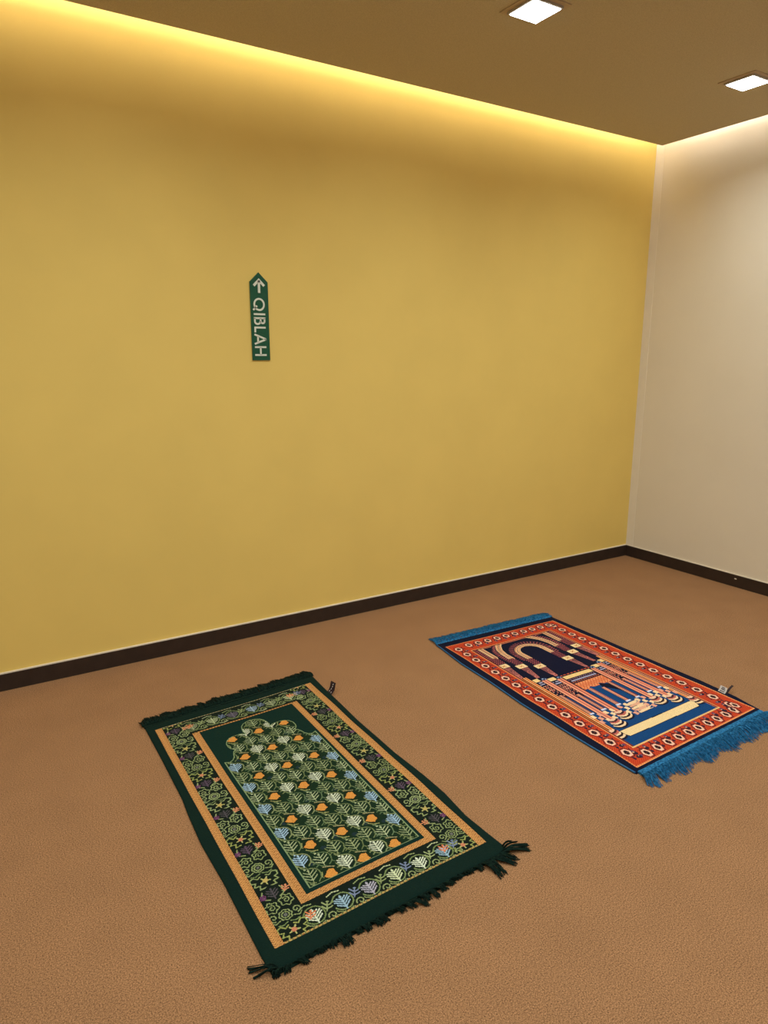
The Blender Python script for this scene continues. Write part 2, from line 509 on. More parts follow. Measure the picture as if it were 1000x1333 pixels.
# ---- green rug design -----------------------------------------------------
def weave_green():
    W = Weave(-30, 712, -44, 1244, 2.0)
    VELVET, DARK = (5, 31, 23), (13, 25, 16)
    GOLD, GOLD2 = (204, 148, 78), (140, 90, 44)
    OLIVE, OLIVE2, PALE = (140, 152, 92), (112, 128, 72), (176, 184, 128)
    W.col[:] = VELVET
    # 0 velvet edge, 1 outer stripes, 2 floral border, 3 inner stripes, 4 velvet field, 5 niche
    W.rect(0, 0, 680, 1188, DARK, 2)
    W.rect(117, 108, 562, 1097, GOLD, 3)
    W.rect(143, 117, 537, 1075, (5, 37, 28), 4)
    # the niche with its lobed top
    half = [(342, 140), (362, 144), (378, 154), (388, 168), (393, 186), (396, 206), (393, 226)]
    half += [(404, 219), (420, 215), (440, 215), (458, 221), (471, 233), (479, 250), (481, 270), (476, 290), (464, 306)]
    half += [(474, 316), (479, 330), (484, 348), (493, 362), (507, 370), (524, 362)]
    outline = half + [(524, 1059), (160, 1059)] + [(684 - u, v) for u, v in half[::-1]][:-1]
    W.poly(outline, (17, 40, 20), 5)
    niche = W.reg == 5
    W.clip = niche
    # one leaf sprig: barbed leaf, bud dot, tendril arching over it, thorny twig beside it
    def sprig(u, v, c, twig, L, w_, n):
        W.ring(u + 3, v + 2, 25, 28.2, -15, 88, twig)
        W.line([(u + 4, v - 26), (u - 8, v - 31), (u - 14, v - 40)], 3.2, twig)
        W.line([(u - 8, v - 31), (u - 2, v - 42)], 3.2, twig)
        W.line([(u - 27, v - 8), (u - 22, v + 8), (u - 10, v + 27), (u + 2, v + 33)], 3.2, twig)
        W.line([(u - 22, v + 8), (u - 30, v + 10)], 3.2, twig)
        W.line([(u - 16, v + 18), (u - 26, v + 23)], 3.2, twig)
        W.line([(u + 29, v + 6), (u + 24, v + 22), (u + 12, v + 32)], 3.2, twig)
        W.line([(u + 24, v + 22), (u + 30, v + 30)], 3.2, twig)
        W.frond(u, v, L, c, w_, 0.06, n, 0.40)
        W.disc(u - 6, v - 27, 3.4, 3.4, c)
    cols = ((181, 412), (235, 371), (290, 349), (342, 371), (397, 349), (449, 371), (507, 412))
    for i, (cu, off) in enumerate(cols):
        for k in range(-3, 11):
            v = off + 67.5 * k
            if k % 2 == 0 and cu in (235, 342, 449):
                continue
            tw = jit((112, 124, 74) if random.random() < 0.7 else (92, 112, 70), 8)
            sprig(cu, v, jit((158, 168, 114), 14), tw, 52, 3.2, 4)
            if k % 3 == 0:
                W.disc(cu + 26, v - 36, 9, 8, (26, 44, 44))
    # bright motifs
    GD = (216, 148, 62)
    for k in range(-1, 6):
        for cu in (235, 342, 449):
            u, v = cu - 1, 371 + 134.8 * k
            W.disc(u, v, 25, 25, (20, 36, 18))
            W.line([(u - 20, v + 14), (u - 8, v + 27), (u + 8, v + 32)], 3.2, (150, 150, 84))
            W.line([(u + 20, v - 20), (u + 6, v - 28), (u - 10, v - 34)], 3.2, (160, 150, 96))
            W.line([(u - 26, v - 4), (u - 20, v - 18)], 3.2, (140, 146, 80))
            W.poly([(u - 22, v), (u - 12, v - 7), (u - 7, v - 15), (u + 2, v - 19), (u + 15, v - 14), (u + 14, v - 2),
                    (u + 17, v + 10), (u + 9, v + 13), (u + 1, v + 19), (u - 9, v + 13), (u - 16, v + 8)], GD)
        for cu, c in ((290, (202, 208, 164)), (397, (202, 208, 164)), (181, (150, 178, 180)), (506, (150, 178, 180))):
            v = (349 if 200 < cu < 450 else 412) + 135.3 * k
            W.disc(cu, v, 24, 27, (14, 30, 17))
            sprig(cu, v, c, (128, 136, 84), 54, 4.2, 5)
    gm = np.all(W.col == GD, axis=2)
    uu, vv = np.meshgrid(np.arange(W.nu), np.arange(W.nv))
    W.col[gm & ((uu + 2 * vv) % 4 == 0)] = (176, 106, 40)
    # niche outline
    W.clip = None
    W.line(outline, 3.4, (124, 142, 90), 5, True)
    # side borders
    W.clip = (W.reg == 2)
    for side in (0, 1):
        mu = (lambda x: x) if side == 0 else (lambda x: 680 - x)
        sg = 1 if side == 0 else -1
        for k in range(-1, 7):
            v0 = 195 + 193 * k
            B = lambda x, y: (mu(x), v0 + y)
            c = jit(OLIVE, 8)
            cy_ = (148, 154, 78)
            # flower with scrolled frame
            lobed = lambda x, y, r, m, amp, ph: [B(x + (r + amp * math.cos(m * t + ph)) * math.cos(t), y + (r + amp * math.cos(m * t + ph)) * math.sin(t)) for t in np.linspace(0, 2 * PI, 30)[:-1]]
            for s2 in (-1, 1):
                W.line([B(66 + s2 * 8, -20), B(66 + s2 * 18, -14), B(66 + s2 * 28, -24), B(66 + s2 * 40, -20), B(66 + s2 * 40, -6), B(66 + s2 * 28, -2), B(66 + s2 * 36, 10), B(66 + s2 * 20, 12), B(66 + s2 * 24, 26), B(66 + s2 * 8, 24)], 3.6, cy_ if k % 2 else c)
                W.line([B(66 + s2 * 14, 72), B(66 + s2 * 27, 66), B(66 + s2 * 31, 50), B(66 + s2 * 25, 36)], 3.6, c)
                W.line([B(66 + s2 * 26, 58), B(66 + s2 * 36, 62)], 3.2, c)
                W.spiral(*B(66 + s2 * 32, 134), 13, c, 3.2, 1.5, 1.2, -s2)
                W.line([B(66 + s2 * 20, 150), B(66 + s2 * 34, 156), B(66 + s2 * 42, 148)], 3.4, c)
                W.line([B(66 + s2 * 4, 162), B(66 + s2 * 18, 168), B(66 + s2 * 30, 164)], 3.4, OLIVE2)
                W.line([B(66 + s2 * 30, 170), B(66 + s2 * 42, 176)], 3.4, OLIVE2)
            for x, y in ((43, 100), (88, 92)):
                W.line(lobed(x, y, 18, 6, 3, k), 3.2, c, None, True)
                W.spiral(*B(x, y), 11, c, 3.0, k, 1.2, sg)
            W.line(lobed(66, 138, 17, 8, 1.5, 0), 3.2, c, None, True)
            W.ring(*B(66, 138), 8.5, 11.5, 0, 360, c)
            W.disc(*B(66, 138), 5, 5, (104, 104, 88))
            fc = (196, 124, 82) if k % 2 else (184, 160, 82)
            for a in range(5):
                W.line([B(66, 0), B(66 + 14 * math.cos(a * 2 * PI / 5 + 0.3), 14 * math.sin(a * 2 * PI / 5 + 0.3))], 4.6, (170, 168, 96))
            W.disc(*B(66, 0), 7.5, 7.5, fc)
            W.frond(*B(66, 52), 40, (88, 70, 80) if k % 2 else (76, 70, 68), 3.4, 0, 4, 0.42)
            W.frond(*B(103, 52), 24, (200, 130, 84), 4.0, 0.5 * sg, 3)
            W.frond(*B(36, 56), 20, (104, 56, 86), 4.0, -0.5 * sg, 3)
    # top and bottom borders
    for v0, flip in ((56, 1), (1146, -1)):
        W.rect(117, v0 - 50, 562, v0 + 50, DARK)
        for k in range(-1, 8):
            u0 = 130 + 84 * k
            if not (100 < u0 < 580):
                continue
            lc = ((206, 214, 170), (146, 174, 172), (166, 162, 158), (200, 208, 150))[k % 4] if flip < 0 else ((150, 158, 110), (176, 184, 128), (104, 96, 100), (150, 170, 170))[k % 4]
            W.ring(u0, v0 + 2, 27, 31, 200, 520, jit(OLIVE2))
            W.ring(u0, v0 + 2, 34, 37, 215, 300, jit(OLIVE))
            W.frond(u0, v0 + 4, 50, lc, 4.0, 0, 5, 0.42)
            W.frond(u0 + 42, v0 - 8, 34, (116, 128, 140) if k % 2 else jit(OLIVE), 4.0, 0.5, 3)
            W.spiral(u0 + 42, v0 + 28, 13, OLIVE, 3.6, 3.0, 1.0)
            W.line([(u0 - 30, v0 - 34), (u0 - 12, v0 - 40), (u0 + 6, v0 - 36)], 3.6, PALE if k % 2 else OLIVE)
            W.line([(u0 + 20, v0 + 36), (u0 + 36, v0 + 42), (u0 + 52, v0 + 36)], 3.6, PALE if k % 2 else OLIVE)
        for uu, c in ((122, (206, 120, 70)), (557, (206, 120, 70))):
            W.frond(uu, v0 - 6, 30, c, 4.4, 0.4, 3)
    W.clip = None
    # stripes
    W.rect(0, 0, 27, 1188, GOLD, 1)
    W.rect(653, 0, 680, 1188, GOLD, 1)
    W.rect(27, 0, 653, 4, (168, 166, 120), 1)
    W.rect(27, 1182, 653, 1188, (186, 158, 84), 1)
    # herringbone in the gold stripes
    uu, vv = np.meshgrid(W.u, W.v)
    for r in (1, 3):
        msk = W.reg == r
        per = (vv + np.abs(((uu + 1) % 13.5) - 6.75) * 0.9) % 7
        W.col[msk & (per < 2.6)] = GOLD2
    thin = (W.reg == 1) & ((vv < 4) | (vv > 1182)) & (uu > 27) & (uu < 653)
    W.col[thin & ((uu // 4) % 3 == 0)] = (110, 110, 60)
    t3 = (W.reg == 3) & (vv < 117)
    W.col[t3 & ((uu // 4) % 3 == 0)] = (120, 86, 40)
    return W

# ---- blue and orange rug design -------------------------------------------
def weave_blue():
    W = Weave(-30, 750, -50, 1176, 2.4)
    NAVY, BLUE = (7, 14, 36), (12, 64, 108)
    ORANGE, RED = (196, 74, 34), (178, 48, 26)
    CREAM, SALMON, PEACH = (232, 196, 138), (214, 128, 92), (228, 150, 86)
    PURPLE, LILAC = (48, 28, 42), (164, 162, 178)
    XC = 343.0
    W.col[:] = NAVY
    # 0 navy edge, 1 orange border, 2 arch picture
    W.rect(0, 0, 727, 1158, RED, 1)
    uu, vv = np.meshgrid(W.u, W.v)
    W.col[(W.reg == 1) & (((uu + vv) // 5) % 2 == 0)] = ORANGE
    def border_line(a, b_, c, d, w_):
        for P in ([(a, b_), (c, b_)], [(a, d), (c, d)], [(a, b_), (a, d)], [(c, b_), (c, d)]):
            W.line(P, w_, PEACH)
    border_line(2, 2, 725, 1156, 5.5)
    W.rect(80, 102, 612, 1080, NAVY, 2)
    # diamonds of the border
    def diamond(u, v, ru, rv, inner):
        W.line([(u + inner[0] * 26, v + inner[1] * 26 - 14), (u + inner[0] * 20, v + inner[1] * 30), (u + inner[0] * 30, v + inner[1] * 24 + 12)], 5, PURPLE)
        W.disc(u + 36 * inner[1] + 18 * inner[0], v + 36 * inner[0] + 18 * inner[1], 9, 9, PURPLE)
        W.disc(u + 36 * inner[1] + 30 * inner[0], v + 36 * inner[0] + 30 * inner[1], 7, 7, (92, 62, 84))
        W.disc(u + 36 * inner[1] - 4 * inner[0], v + 36 * inner[0] - 4 * inner[1], 5, 8, PURPLE)
        W.disc(u + 36 * inner[1] + 24 * inner[0] - 2, v + 36 * inner[0] + 24 * inner[1] - 2, 2.5, 2.5, CREAM)
        hexa = lambda f: [(u - ru * f, v), (u - ru * 0.45 * f, v - rv * f), (u + ru * 0.45 * f, v - rv * f), (u + ru * f, v), (u + ru * 0.45 * f, v + rv * f), (u - ru * 0.45 * f, v + rv * f)]
        W.line(hexa(1.2), 4.5, (104, 34, 30), None, True)
        W.poly(hexa(0.96), (234, 188, 150))
        W.poly(hexa(0.56), (34, 16, 24))
        W.line([(u - ru * 0.2, v), (u + ru * 0.2, v)], 3, (120, 56, 40))
    for k in range(15):
        v = 61 + 73.2 * k
        if v < 1120:
            diamond(38, v, 20, 21, (1, 0))
            diamond(672, v, 22, 21, (-1, 0))
    for k in range(10):
        u = 112 + 60.5 * k
        diamond(u, 42, 19, 22, (0, 1))
        diamond(u - 14, 1122, 18, 21, (0, -1))
    for u, v in ((640, 1118), (684, 1100)):
        diamond(u, v, 17, 20, (0, -1))
    # inner frame lines
    for k, c in ((0, PEACH), (7, (120, 40, 24)), (12, SALMON)):
        a, b_, c2, d = 82 + k, 104 + k, 610 - k, 1078
        for P in ([(a, b_), (c2, b_)], [(a, b_), (a, d)], [(c2, b_), (c2, d)]):
            W.line(P, 5, c)
    W.line([(82, 1077), (610, 1077)], 7, (224, 182, 110))
    W.clip = (W.reg == 2)
    frame = (uu > 92) & (uu < 600) & (vv > 114) & (vv < 1074)
    W.clip = W.clip & frame
    mir = lambda u: 2 * XC - u
    # lower floor in blue
    W.rect(92, 690, 600, 1074, BLUE)
    # arches: cream striped band inside, purple toothed band outside
    def arch(cu, cv, rin, side, v_spring):
        wband, wtooth = 30, 30
        def bands(r):
            yield r, r + wband, CREAM
            for q in (6, 15, 24):
                yield r + q, r + q + 4, (190, 96, 60) if q != 15 else (92, 40, 40)
        for r0, r1, c in [(rin + wband, rin + wband + wtooth, PURPLE)] + list(bands(rin)):
            W.ring(cu, cv, r0, r1, 0, 180, c, 1.0)
            for s in (-1, 1):
                ua, ub = cu + s * r0, cu + s * r1
                W.rect(min(ua, ub), cv, max(ua, ub), v_spring, c)
        rm = rin + wband + wtooth / 2
        for a in np.arange(0, 181, 9):
            x, y = math.cos(math.radians(a)), -math.sin(math.radians(a))
            W.line([(cu + x * (rm - 8), cv + y * (rm - 8)), (cu + x * (rm + 11), cv + y * (rm + 11))], 4, (176, 92, 84))
        for s in (-1, 1):
            for v in np.arange(cv + 10, v_spring, 14):
                W.line([(cu + s * (rm - 8), v + 4), (cu + s * (rm + 11), v - 3)], 4, (176, 92, 84))
    # outer arches first, the middle one covers them
    for m_, sg in ((lambda u: u, 1), (mir, -1)):
        def vband(P, w_):
            Q = [(m_(u), v) for u, v in P]
            W.line(Q, w_, CREAM)
            for q in (-w_ * 0.28, 0, w_ * 0.28):
                W.line([(u + q, v) for u, v in Q], 4, (190, 96, 60) if q else (92, 40, 40))
        def tband(P, w_):
            Q = [(m_(u), v) for u, v in P]
            W.line(Q, w_, PURPLE)
            for (x1, y1), (x2, y2) in zip(Q[:-1], Q[1:]):
                L = math.hypot(x2 - x1, y2 - y1)
                for t in np.arange(0, L, 13):
                    x, y = x1 + (x2 - x1) * t / L, y1 + (y2 - y1) * t / L
                    W.line([(x - 9, y + 3), (x + 9, y - 3)], 4, (176, 92, 84))
        # second arch
        tband([(168, 300), (166, 220), (176, 170), (205, 128), (222, 112)], 28)
        vband([(194, 282), (196, 220), (208, 170), (232, 130), (250, 108)], 30)
        # first arch, at the picture's edge
        tband([(104, 270), (104, 112)], 24)
        vband([(130, 236), (130, 112)], 28)
    arch(XC, 262, 58, 0, 330)
    W.rect(XC - 58, 262, XC + 58, 545, (6, 12, 38))
    W.disc(XC, 262, 58, 62, (6, 12, 38))
    # capitals and tapering column heads under every arch foot
    for (cu, cv, tu, tv, vt) in ((253, 414, 247, 530, 325), (178, 371, 164, 500, 280), (108, 329, 100, 465, 236)):
        for m_ in (lambda u: u, mir):
            W.rect(min(m_(cu - 15), m_(cu + 26)), vt, max(m_(cu - 15), m_(cu + 26)), cv - 18, PURPLE)
            for v in np.arange(vt + 6, cv - 20, 14):
                for du in np.arange(-18, 16, 11):
                    W.line([(m_(cu + du + 6), v + 5), (m_(cu + du + 14), v - 2)], 4, (170, 84, 78))
            P = [(m_(cu - 20), cv + 18), (m_(cu + 20), cv + 18), (m_(tu + 10), tv), (m_(tu - 8), tv)]
            W.poly(P, PURPLE)
            for f in (-0.8, -0.4, 0.0, 0.4, 0.8):
                W.line([(m_(cu + 20 * f), cv + 20), (m_(tu + 9 * f), tv)], 3.2, (190, 112, 96))
            W.rect(m_(cu) - 25, cv - 18, m_(cu) + 25, cv + 18, (236, 208, 146))
            W.line([(m_(cu) - 9, cv - 7), (m_(cu) + 9, cv + 7)], 4, (190, 120, 40))
            W.line([(m_(cu) - 9, cv + 7), (m_(cu) + 9, cv - 7)], 4, (190, 120, 40))
    # beam across
    for u in np.arange(255, 432, 22):
        W.rect(u, 538, u + 14, 546, (186, 84, 50))
    W.rect(258, 553, 428, 580, (236, 200, 124))
    W.rect(258, 580, 428, 626, (40, 24, 34))
    for u in np.arange(260, 426, 13):
        W.rect(u, 585, u + 7, 591, (150, 120, 140))
        W.rect(u, 612, u + 7, 619, (176, 96, 70))
    W.rect(266, 597, 420, 607, LILAC)
    W.rect(258, 626, 428, 690, (206, 104, 60))
    for j, v in enumerate(np.arange(630, 690, 10)):
        for u in np.arange(258 + (j % 2) * 8, 426, 16):
            W.rect(u, v, u + 9, v + 4, (240, 176, 110))
    W.poly([(286, 690), (300, 676), (318, 690), (343, 706), (356, 672), (372, 684), (400, 712), (400, 850), (286, 850)], BLUE)
    W.poly([(343, 706), (356, 676), (372, 686), (400, 716), (400, 800), (384, 760)], NAVY)
    for m_ in (lambda u: u, mir):
        # side beams and brickwork between the columns
        for ua, ub, va in ((182, 224, 532), (112, 152, 505)):
            a, b_ = sorted((m_(ua), m_(ub)))
            W.rect(a, va, b_, va + 190, NAVY)
            W.rect(a, va, b_, va + 26, (236, 202, 130))
            W.rect(a, va + 34, b_, va + 42, LILAC)
            W.rect(a + 10, va + 30, a + 18, va + 62, (24, 24, 40))
            W.rect(a, va + 50, b_, va + 58, LILAC)
            for j, v in enumerate(np.arange(va + 68, va + 180, 10)):
                f = max(0.0, (v - va - 120) / 80)
                mid = (a + b_) / 2
                for u in np.arange(a + (j % 2) * 5, b_ - 4, 11):
                    if abs(u - mid) > f * 20:
                        W.rect(u, v, u + 7, v + 6, (214, 116, 88) if j % 2 else (228, 160, 120))
        # main columns
        for cu, va, vb, w_ in ((237, 556, 892, 28), (168, 532, 918, 28)):
            W.rect(m_(cu) - w_ / 2 - 4, va, m_(cu) + w_ / 2 + 4, vb, (46, 24, 30))
            W.rect(m_(cu) - w_ / 2, va, m_(cu) + w_ / 2, vb, (216, 126, 92))
            for q, c in ((-8, (236, 176, 130)), (0, (150, 66, 52)), (8, (232, 156, 116))):
                W.rect(m_(cu) + q - 1.8, va, m_(cu) + q + 1.8, vb, c)
            W.disc(m_(cu) + 8, va - 10, 15, 12, (24, 40, 70))
            W.disc(m_(cu) + 4, va - 12, 5, 4, (150, 170, 190))
            W.disc(m_(cu) + 14, va - 5, 4, 4, (150, 170, 190))
        # slim columns
        for cu, va, vb in ((202, 700, 836), (132, 668, 836), (284, 690, 840)):
            W.rect(m_(cu) - 11, va, m_(cu) + 11, vb, (30, 20, 32))
            for q, c in ((-6, (220, 142, 104)), (1, (232, 170, 128)), (7, (190, 98, 78))):
                W.rect(m_(cu) + q - 2.2, va, m_(cu) + q + 2.2, vb, c)
            W.rect(m_(cu) - 13, vb, m_(cu) + 13, vb + 9, (206, 208, 214))
        # striped edge of the picture
        for q, c in ((-14, (232, 150, 66)), (-7, (120, 34, 20)), (-2, (240, 196, 120)), (4, (200, 84, 40)), (10, (236, 170, 100)), (15, (60, 24, 26))):
            W.rect(m_(106 + q) - 3, 468, m_(106 + q) + 3, 972, c)
    # middle slim column
    W.rect(XC - 11, 712, XC + 11, 840, (30, 20, 32))
    for q, c in ((-6, (220, 142, 104)), (1, (232, 170, 128)), (7, (190, 98, 78))):
        W.rect(XC + q - 2.2, 712, XC + q + 2.2, 840, c)
    W.rect(XC - 13, 840, XC + 13, 849, (206, 208, 214))
    # checkered paving drawn behind the columns
    for m_ in (lambda u: u, mir):
        for i, cu in enumerate((284, 202, 132)):
            for j in range(3 if i else 4):
                for q in range(3):
                    u, v = cu - 22 + 18 * q, 852 + 22 * j
                    if (q + j) % 2 == 0 and not (i == 0 and j == 3 and q == 0):
                        c = (238, 206, 150) if (q + j + i) % 4 else (222, 158, 122)
                        a, b_ = sorted((m_(u), m_(u + 17)))
                        W.poly([(a, v), (b_, v - 3), (b_ + 3, v + 18), (a + 3, v + 21)], c)
        # curved column bases
        for cu, v in ((237, 893), (168, 919), (100, 972)):
            for k, c in list(enumerate(((230, 190, 150), (60, 30, 36), (190, 100, 82), (236, 204, 152), (40, 24, 34), (234, 202, 148), (20, 24, 44))))[::-1]:
                W.ring(m_(cu), v - 14 + k * 7.5, 0, 20 + k * 2.6, 180, 360, c, 0.7)
    # zigzag in the middle of the floor
    for k in range(5):
        v = 862 + k * 16
        P = [(XC - 40 + 6 * (k % 2), v), (XC - 12, v - 4), (XC + 34 + 4 * k, v - 6), (XC + 22, v + 6), (XC + 30 + 4 * k, v + 10), (XC - 36, v + 13)]
        W.poly(P, (238, 206, 150) if k % 2 == 0 else (224, 166, 126))
        W.rect(XC - 40, v + 11, XC + 20, v + 14, (30, 40, 60))
    # cream bar
    bar = [(126, 980), (560, 984), (566, 998), (552, 1030), (136, 1024), (128, 1008)]
    W.poly(bar, (234, 206, 142))
    W.line(bar, 3, (16, 20, 36), None, True)
    W.clip = None
    # sharp tooth edge on the outer light line
    edge = (W.reg == 1) & ((uu < 5) | (uu > 722) | (vv < 5) | (vv > 1153)) & ((((uu + vv) // 5) % 2) == 0)
    W.col[edge] = (206, 110, 60)
    return W

# ---- from the floor corners to the rug surface -----------------------------
def homography(src, dst):
    A, b_ = [], []
    for (x, y), (u, v) in zip(src, dst):
        A.append([x, y, 1, 0, 0, 0, -u * x, -u * y]); b_.append(u)
        A.append([0, 0, 0, x, y, 1, -v * x, -v * y]); b_.append(v)
    return np.append(np.linalg.solve(np.array(A), np.array(b_)), 1).reshape(3, 3)

class Rug:
    """maps design millimetres to the rug as it lies on the carpet, relative to its own centre"""
    def __init__(s, size, corners, left, right, wave_seed, name, label):
        w, h_ = size
        s.H = homography([(0, 0), (w, 0), (w, h_), (0, h_)], corners)
        s.size = size
        s.left, s.right = left, right          # (v list, factor on the side margin)
        c = np.mean(corners, axis=0)
        s.c = c
        s.ph = wave_seed
        s.root = tag(empty(name, (c[0], c[1], 0.0)), label, 'prayer rug')

    def lay(s, u, v):
        u, v = np.asarray(u, float), np.asarray(v, float)
        fl_ = np.interp(v, *s.left)
        fr_ = np.interp(v, *s.right)
        u2 = np.where(u < 0, u * fl_, np.where(u > s.size[0], s.size[0] + (u - s.size[0]) * fr_, u))
        q = s.H @ np.stack([u2.ravel(), v.ravel(), np.ones(u2.size)])
        return (q[0] / q[2] - s.c[0]).reshape(u.shape), (q[1] / q[2] - s.c[1]).reshape(u.shape)

    def z(s, u, v):
        """soft waves of the cloth, 6 mm thick"""
        u, v = np.asarray(u, float), np.asarray(v, float)
        a, b_ = s.ph
        w = np.sin(u / 95 + a) * np.sin(v / 120 + b_) + 0.6 * np.sin(v / 47 + a * 2 + u / 300) * np.exp(-np.minimum(np.abs(u), np.abs(u - s.size[0])) / 70)
        return 0.0068 + 0.0016 * w

    def point(s, u, v, z=None):
        x, y = s.lay([u], [v])
        return (float(x[0]), float(y[0]), float(s.z(u, v)) if z is None else z)

def rug_surface(rug, W, names, mat, tint=(1, 1, 1)):
    gu = W.u0 + np.arange(W.nu + 1) * W.step
    gv = W.v0 + np.arange(W.nv + 1) * W.step
    U, V = np.meshgrid(gu, gv)
    X, Y = rug.lay(U, V)
    Z = rug.z(U, V)
    # rounded edge all round
    d = np.minimum(np.minimum(U - gu[0], gu[-1] - U), np.minimum(V - gv[0], gv[-1] - V))
    Z = Z - 0.0022 * np.exp(-d / 3.0)
    P = np.stack([X, Y, Z], -1).reshape(-1, 3)
    stride = W.nu + 1
    c = np.clip(W.col * np.array(tint), 0, 255) / 255.0
    c = np.where(c <= 0.04045, c / 12.92, ((c + 0.055) / 1.055) ** 2.4)
    for rid, nm in names.items():
        jj, ii = np.nonzero(W.reg == rid)
        if len(jj) == 0:
            continue
        a = jj * stride + ii
        F = np.stack([a, a + stride, a + stride + 1, a + 1], 1)
        used, inv = np.unique(F.ravel(), return_inverse=True)
        n = len(jj)
        me = bpy.data.meshes.new(nm)
        me.vertices.add(len(used))
        me.vertices.foreach_set('co', P[used].astype(np.float32).ravel())
        me.loops.add(4 * n)
        me.loops.foreach_set('vertex_index', inv.astype(np.int32).ravel())
        me.polygons.add(n)
        me.polygons.foreach_set('loop_start', (np.arange(n) * 4).astype(np.int32))
        me.polygons.foreach_set('use_smooth', np.ones(n, bool))
        at = me.attributes.new('yarn', 'FLOAT_COLOR', 'CORNER')
        rgba = np.ones((n, 4), np.float32)
        rgba[:, :3] = c[jj, ii]
        at.data.foreach_set('color', np.repeat(rgba, 4, axis=0).ravel())
        me.update(calc_edges=True)
        me.validate()
        me.materials.append(mat)
        o = bpy.data.objects.new(nm, me)
        COL.objects.link(o)
        o.parent = rug.root
    return gu, gv

def rug_backing(rug, W, mat):
    """underside and cut edges of the cloth"""
    u0, u1 = W.u0, W.u0 + W.nu * W.step
    v0, v1 = W.v0, W.v0 + W.nv * W.step
    nu, nv = 74, 120
    per = [(u, v0) for u in np.linspace(u0, u1, nu)[:-1]] + [(u1, v) for v in np.linspace(v0, v1, nv)[:-1]]
    per += [(u, v1) for u in np.linspace(u1, u0, nu)[:-1]] + [(u0, v) for v in np.linspace(v1, v0, nv)[:-1]]
    n = len(per)
    top = [rug.point(u, v) for u, v in per]
    top = [(x, y, z - 0.0020) for x, y, z in top]
    bot = [rug.point(u, v, 0.0004) for u, v in per]
    F = [(i, n + i, n + (i + 1) % n, (i + 1) % n) for i in range(n)] + [tuple(range(n, 2 * n))]
    return mesh_obj('backing', top + bot, F, mat, rug.root)

def tube(P, r0, r1, sides=4):
    """tapering yarn along points P"""
    P = [Vector(p) for p in P]
    V, F = [], []
    n = len(P)
    for i, p in enumerate(P):
        t = (P[min(i + 1, n - 1)] - P[max(i - 1, 0)]).normalized()
        a = t.cross(Vector((0, 0, 1)))
        a = a.normalized() if a.length > 1e-6 else Vector((1, 0, 0))
        b_ = t.cross(a)
        r = r0 + (r1 - r0) * i / (n - 1)
        for k in range(sides):
            an = 2 * PI * k / sides
            V.append(p + a * (r * math.cos(an)) + b_ * (r * math.sin(an)))
    for i in range(n - 1):
        for k in range(sides):
            F.append((i * sides + k, i * sides + (k + 1) % sides, (i + 1) * sides + (k + 1) % sides, (i + 1) * sides + k))
    F.append(tuple(range(sides))[::-1])
    F.append(tuple(range((n - 1) * sides, n * sides)))
    return V, F

def fringe_band(rug, ua, ub, va, vb, mat, hgt=0.006):
    """woven heading the tassels hang from"""
    n = 60
    V, F = [], []
    prof = ((va, 0.0005), (va, hgt), (0.5 * (va + vb), hgt + 0.0015), (vb, hgt - 0.002), (vb, 0.0005))
    for i in range(n + 1):
        u = ua + (ub - ua) * i / n
        for v, z in prof:
            V.append(rug.point(u, v, z + (0.0006 * math.sin(i * 1.7) if z > 0.001 else 0)))
    k = len(prof)
    for i in range(n):
        for j in range(k):
            F.append((i * k + j, i * k + (j + 1) % k, (i + 1) * k + (j + 1) % k, (i + 1) * k + j))
    F += [tuple(range(k)), tuple(range(n * k, n * k + k))[::-1]]
    return mesh_obj('fringe', V, F, mat, rug.root)

def tassel(rug, parent, roots, tips, mat, r=0.0011, bow=0.006, zlift=0.004, seg=6, wav=2.0, name='tassel', r_tip=0.6):
    """yarns from root points to tip points, both in design millimetres"""
    parts = []
    for (ru, rv), (tu, tv) in zip(roots, tips):
        P = []
        ph = random.uniform(0, 6.3)
        lift = zlift * random.uniform(0.4, 1.0)
        side = random.uniform(-wav, wav)
        for k in range(seg + 1):
            t = k / seg
            e = t * t * (3 - 2 * t)
            u = ru + (tu - ru) * (0.6 * t + 0.4 * e) + side * math.sin(t * 5 + ph)
            v = rv + (tv - rv) * t
            z = max(r * 1.2, (0.0045 + lift * math.sin(PI * min(1, t * 1.2)) ) * (1 - t) + r * 1.3 + lift * 0.5 * math.sin(PI * t))
            P.append(rug.point(u, v, z))
        parts.append(tube(P, r, r * r_tip))
    return mesh_obj(name, *join(parts), mat, parent, True)

# ---- the green rug ----------------------------------------------------------
green = Rug((680, 1188), [(-3.522, -0.695), (-2.843, -0.649), (-2.853, -1.847), (-3.534, -1.873)],
            ([-60, 200, 480, 560, 720, 910, 1180, 1250], [0.95, 0.9, 0.95, 1.15, 1.35, 1.15, 1.2, 1.1]),
            ([-60, 100, 400, 650, 820, 940, 1063, 1150, 1216, 1250], [1.15, 0.95, 0.75, 0.75, 1.0, 1.10, 0.75, 0.9, 1.05, 1.1]),
            (0.4, 1.1), 'prayer_rug', 'dark green prayer rug with leafy niche and gold stripes, nearer the camera')
Wg = weave_green()
rug_surface(green, Wg, {0: 'velvet_edge', 1: 'gold_edge_stripe', 2: 'floral_border', 3: 'gold_inner_stripe', 4: 'velvet_field', 5: 'leafy_niche'}, M['rug_green'], (0.96, 0.97, 1.07))
rug_backing(green, Wg, M['back_green'])

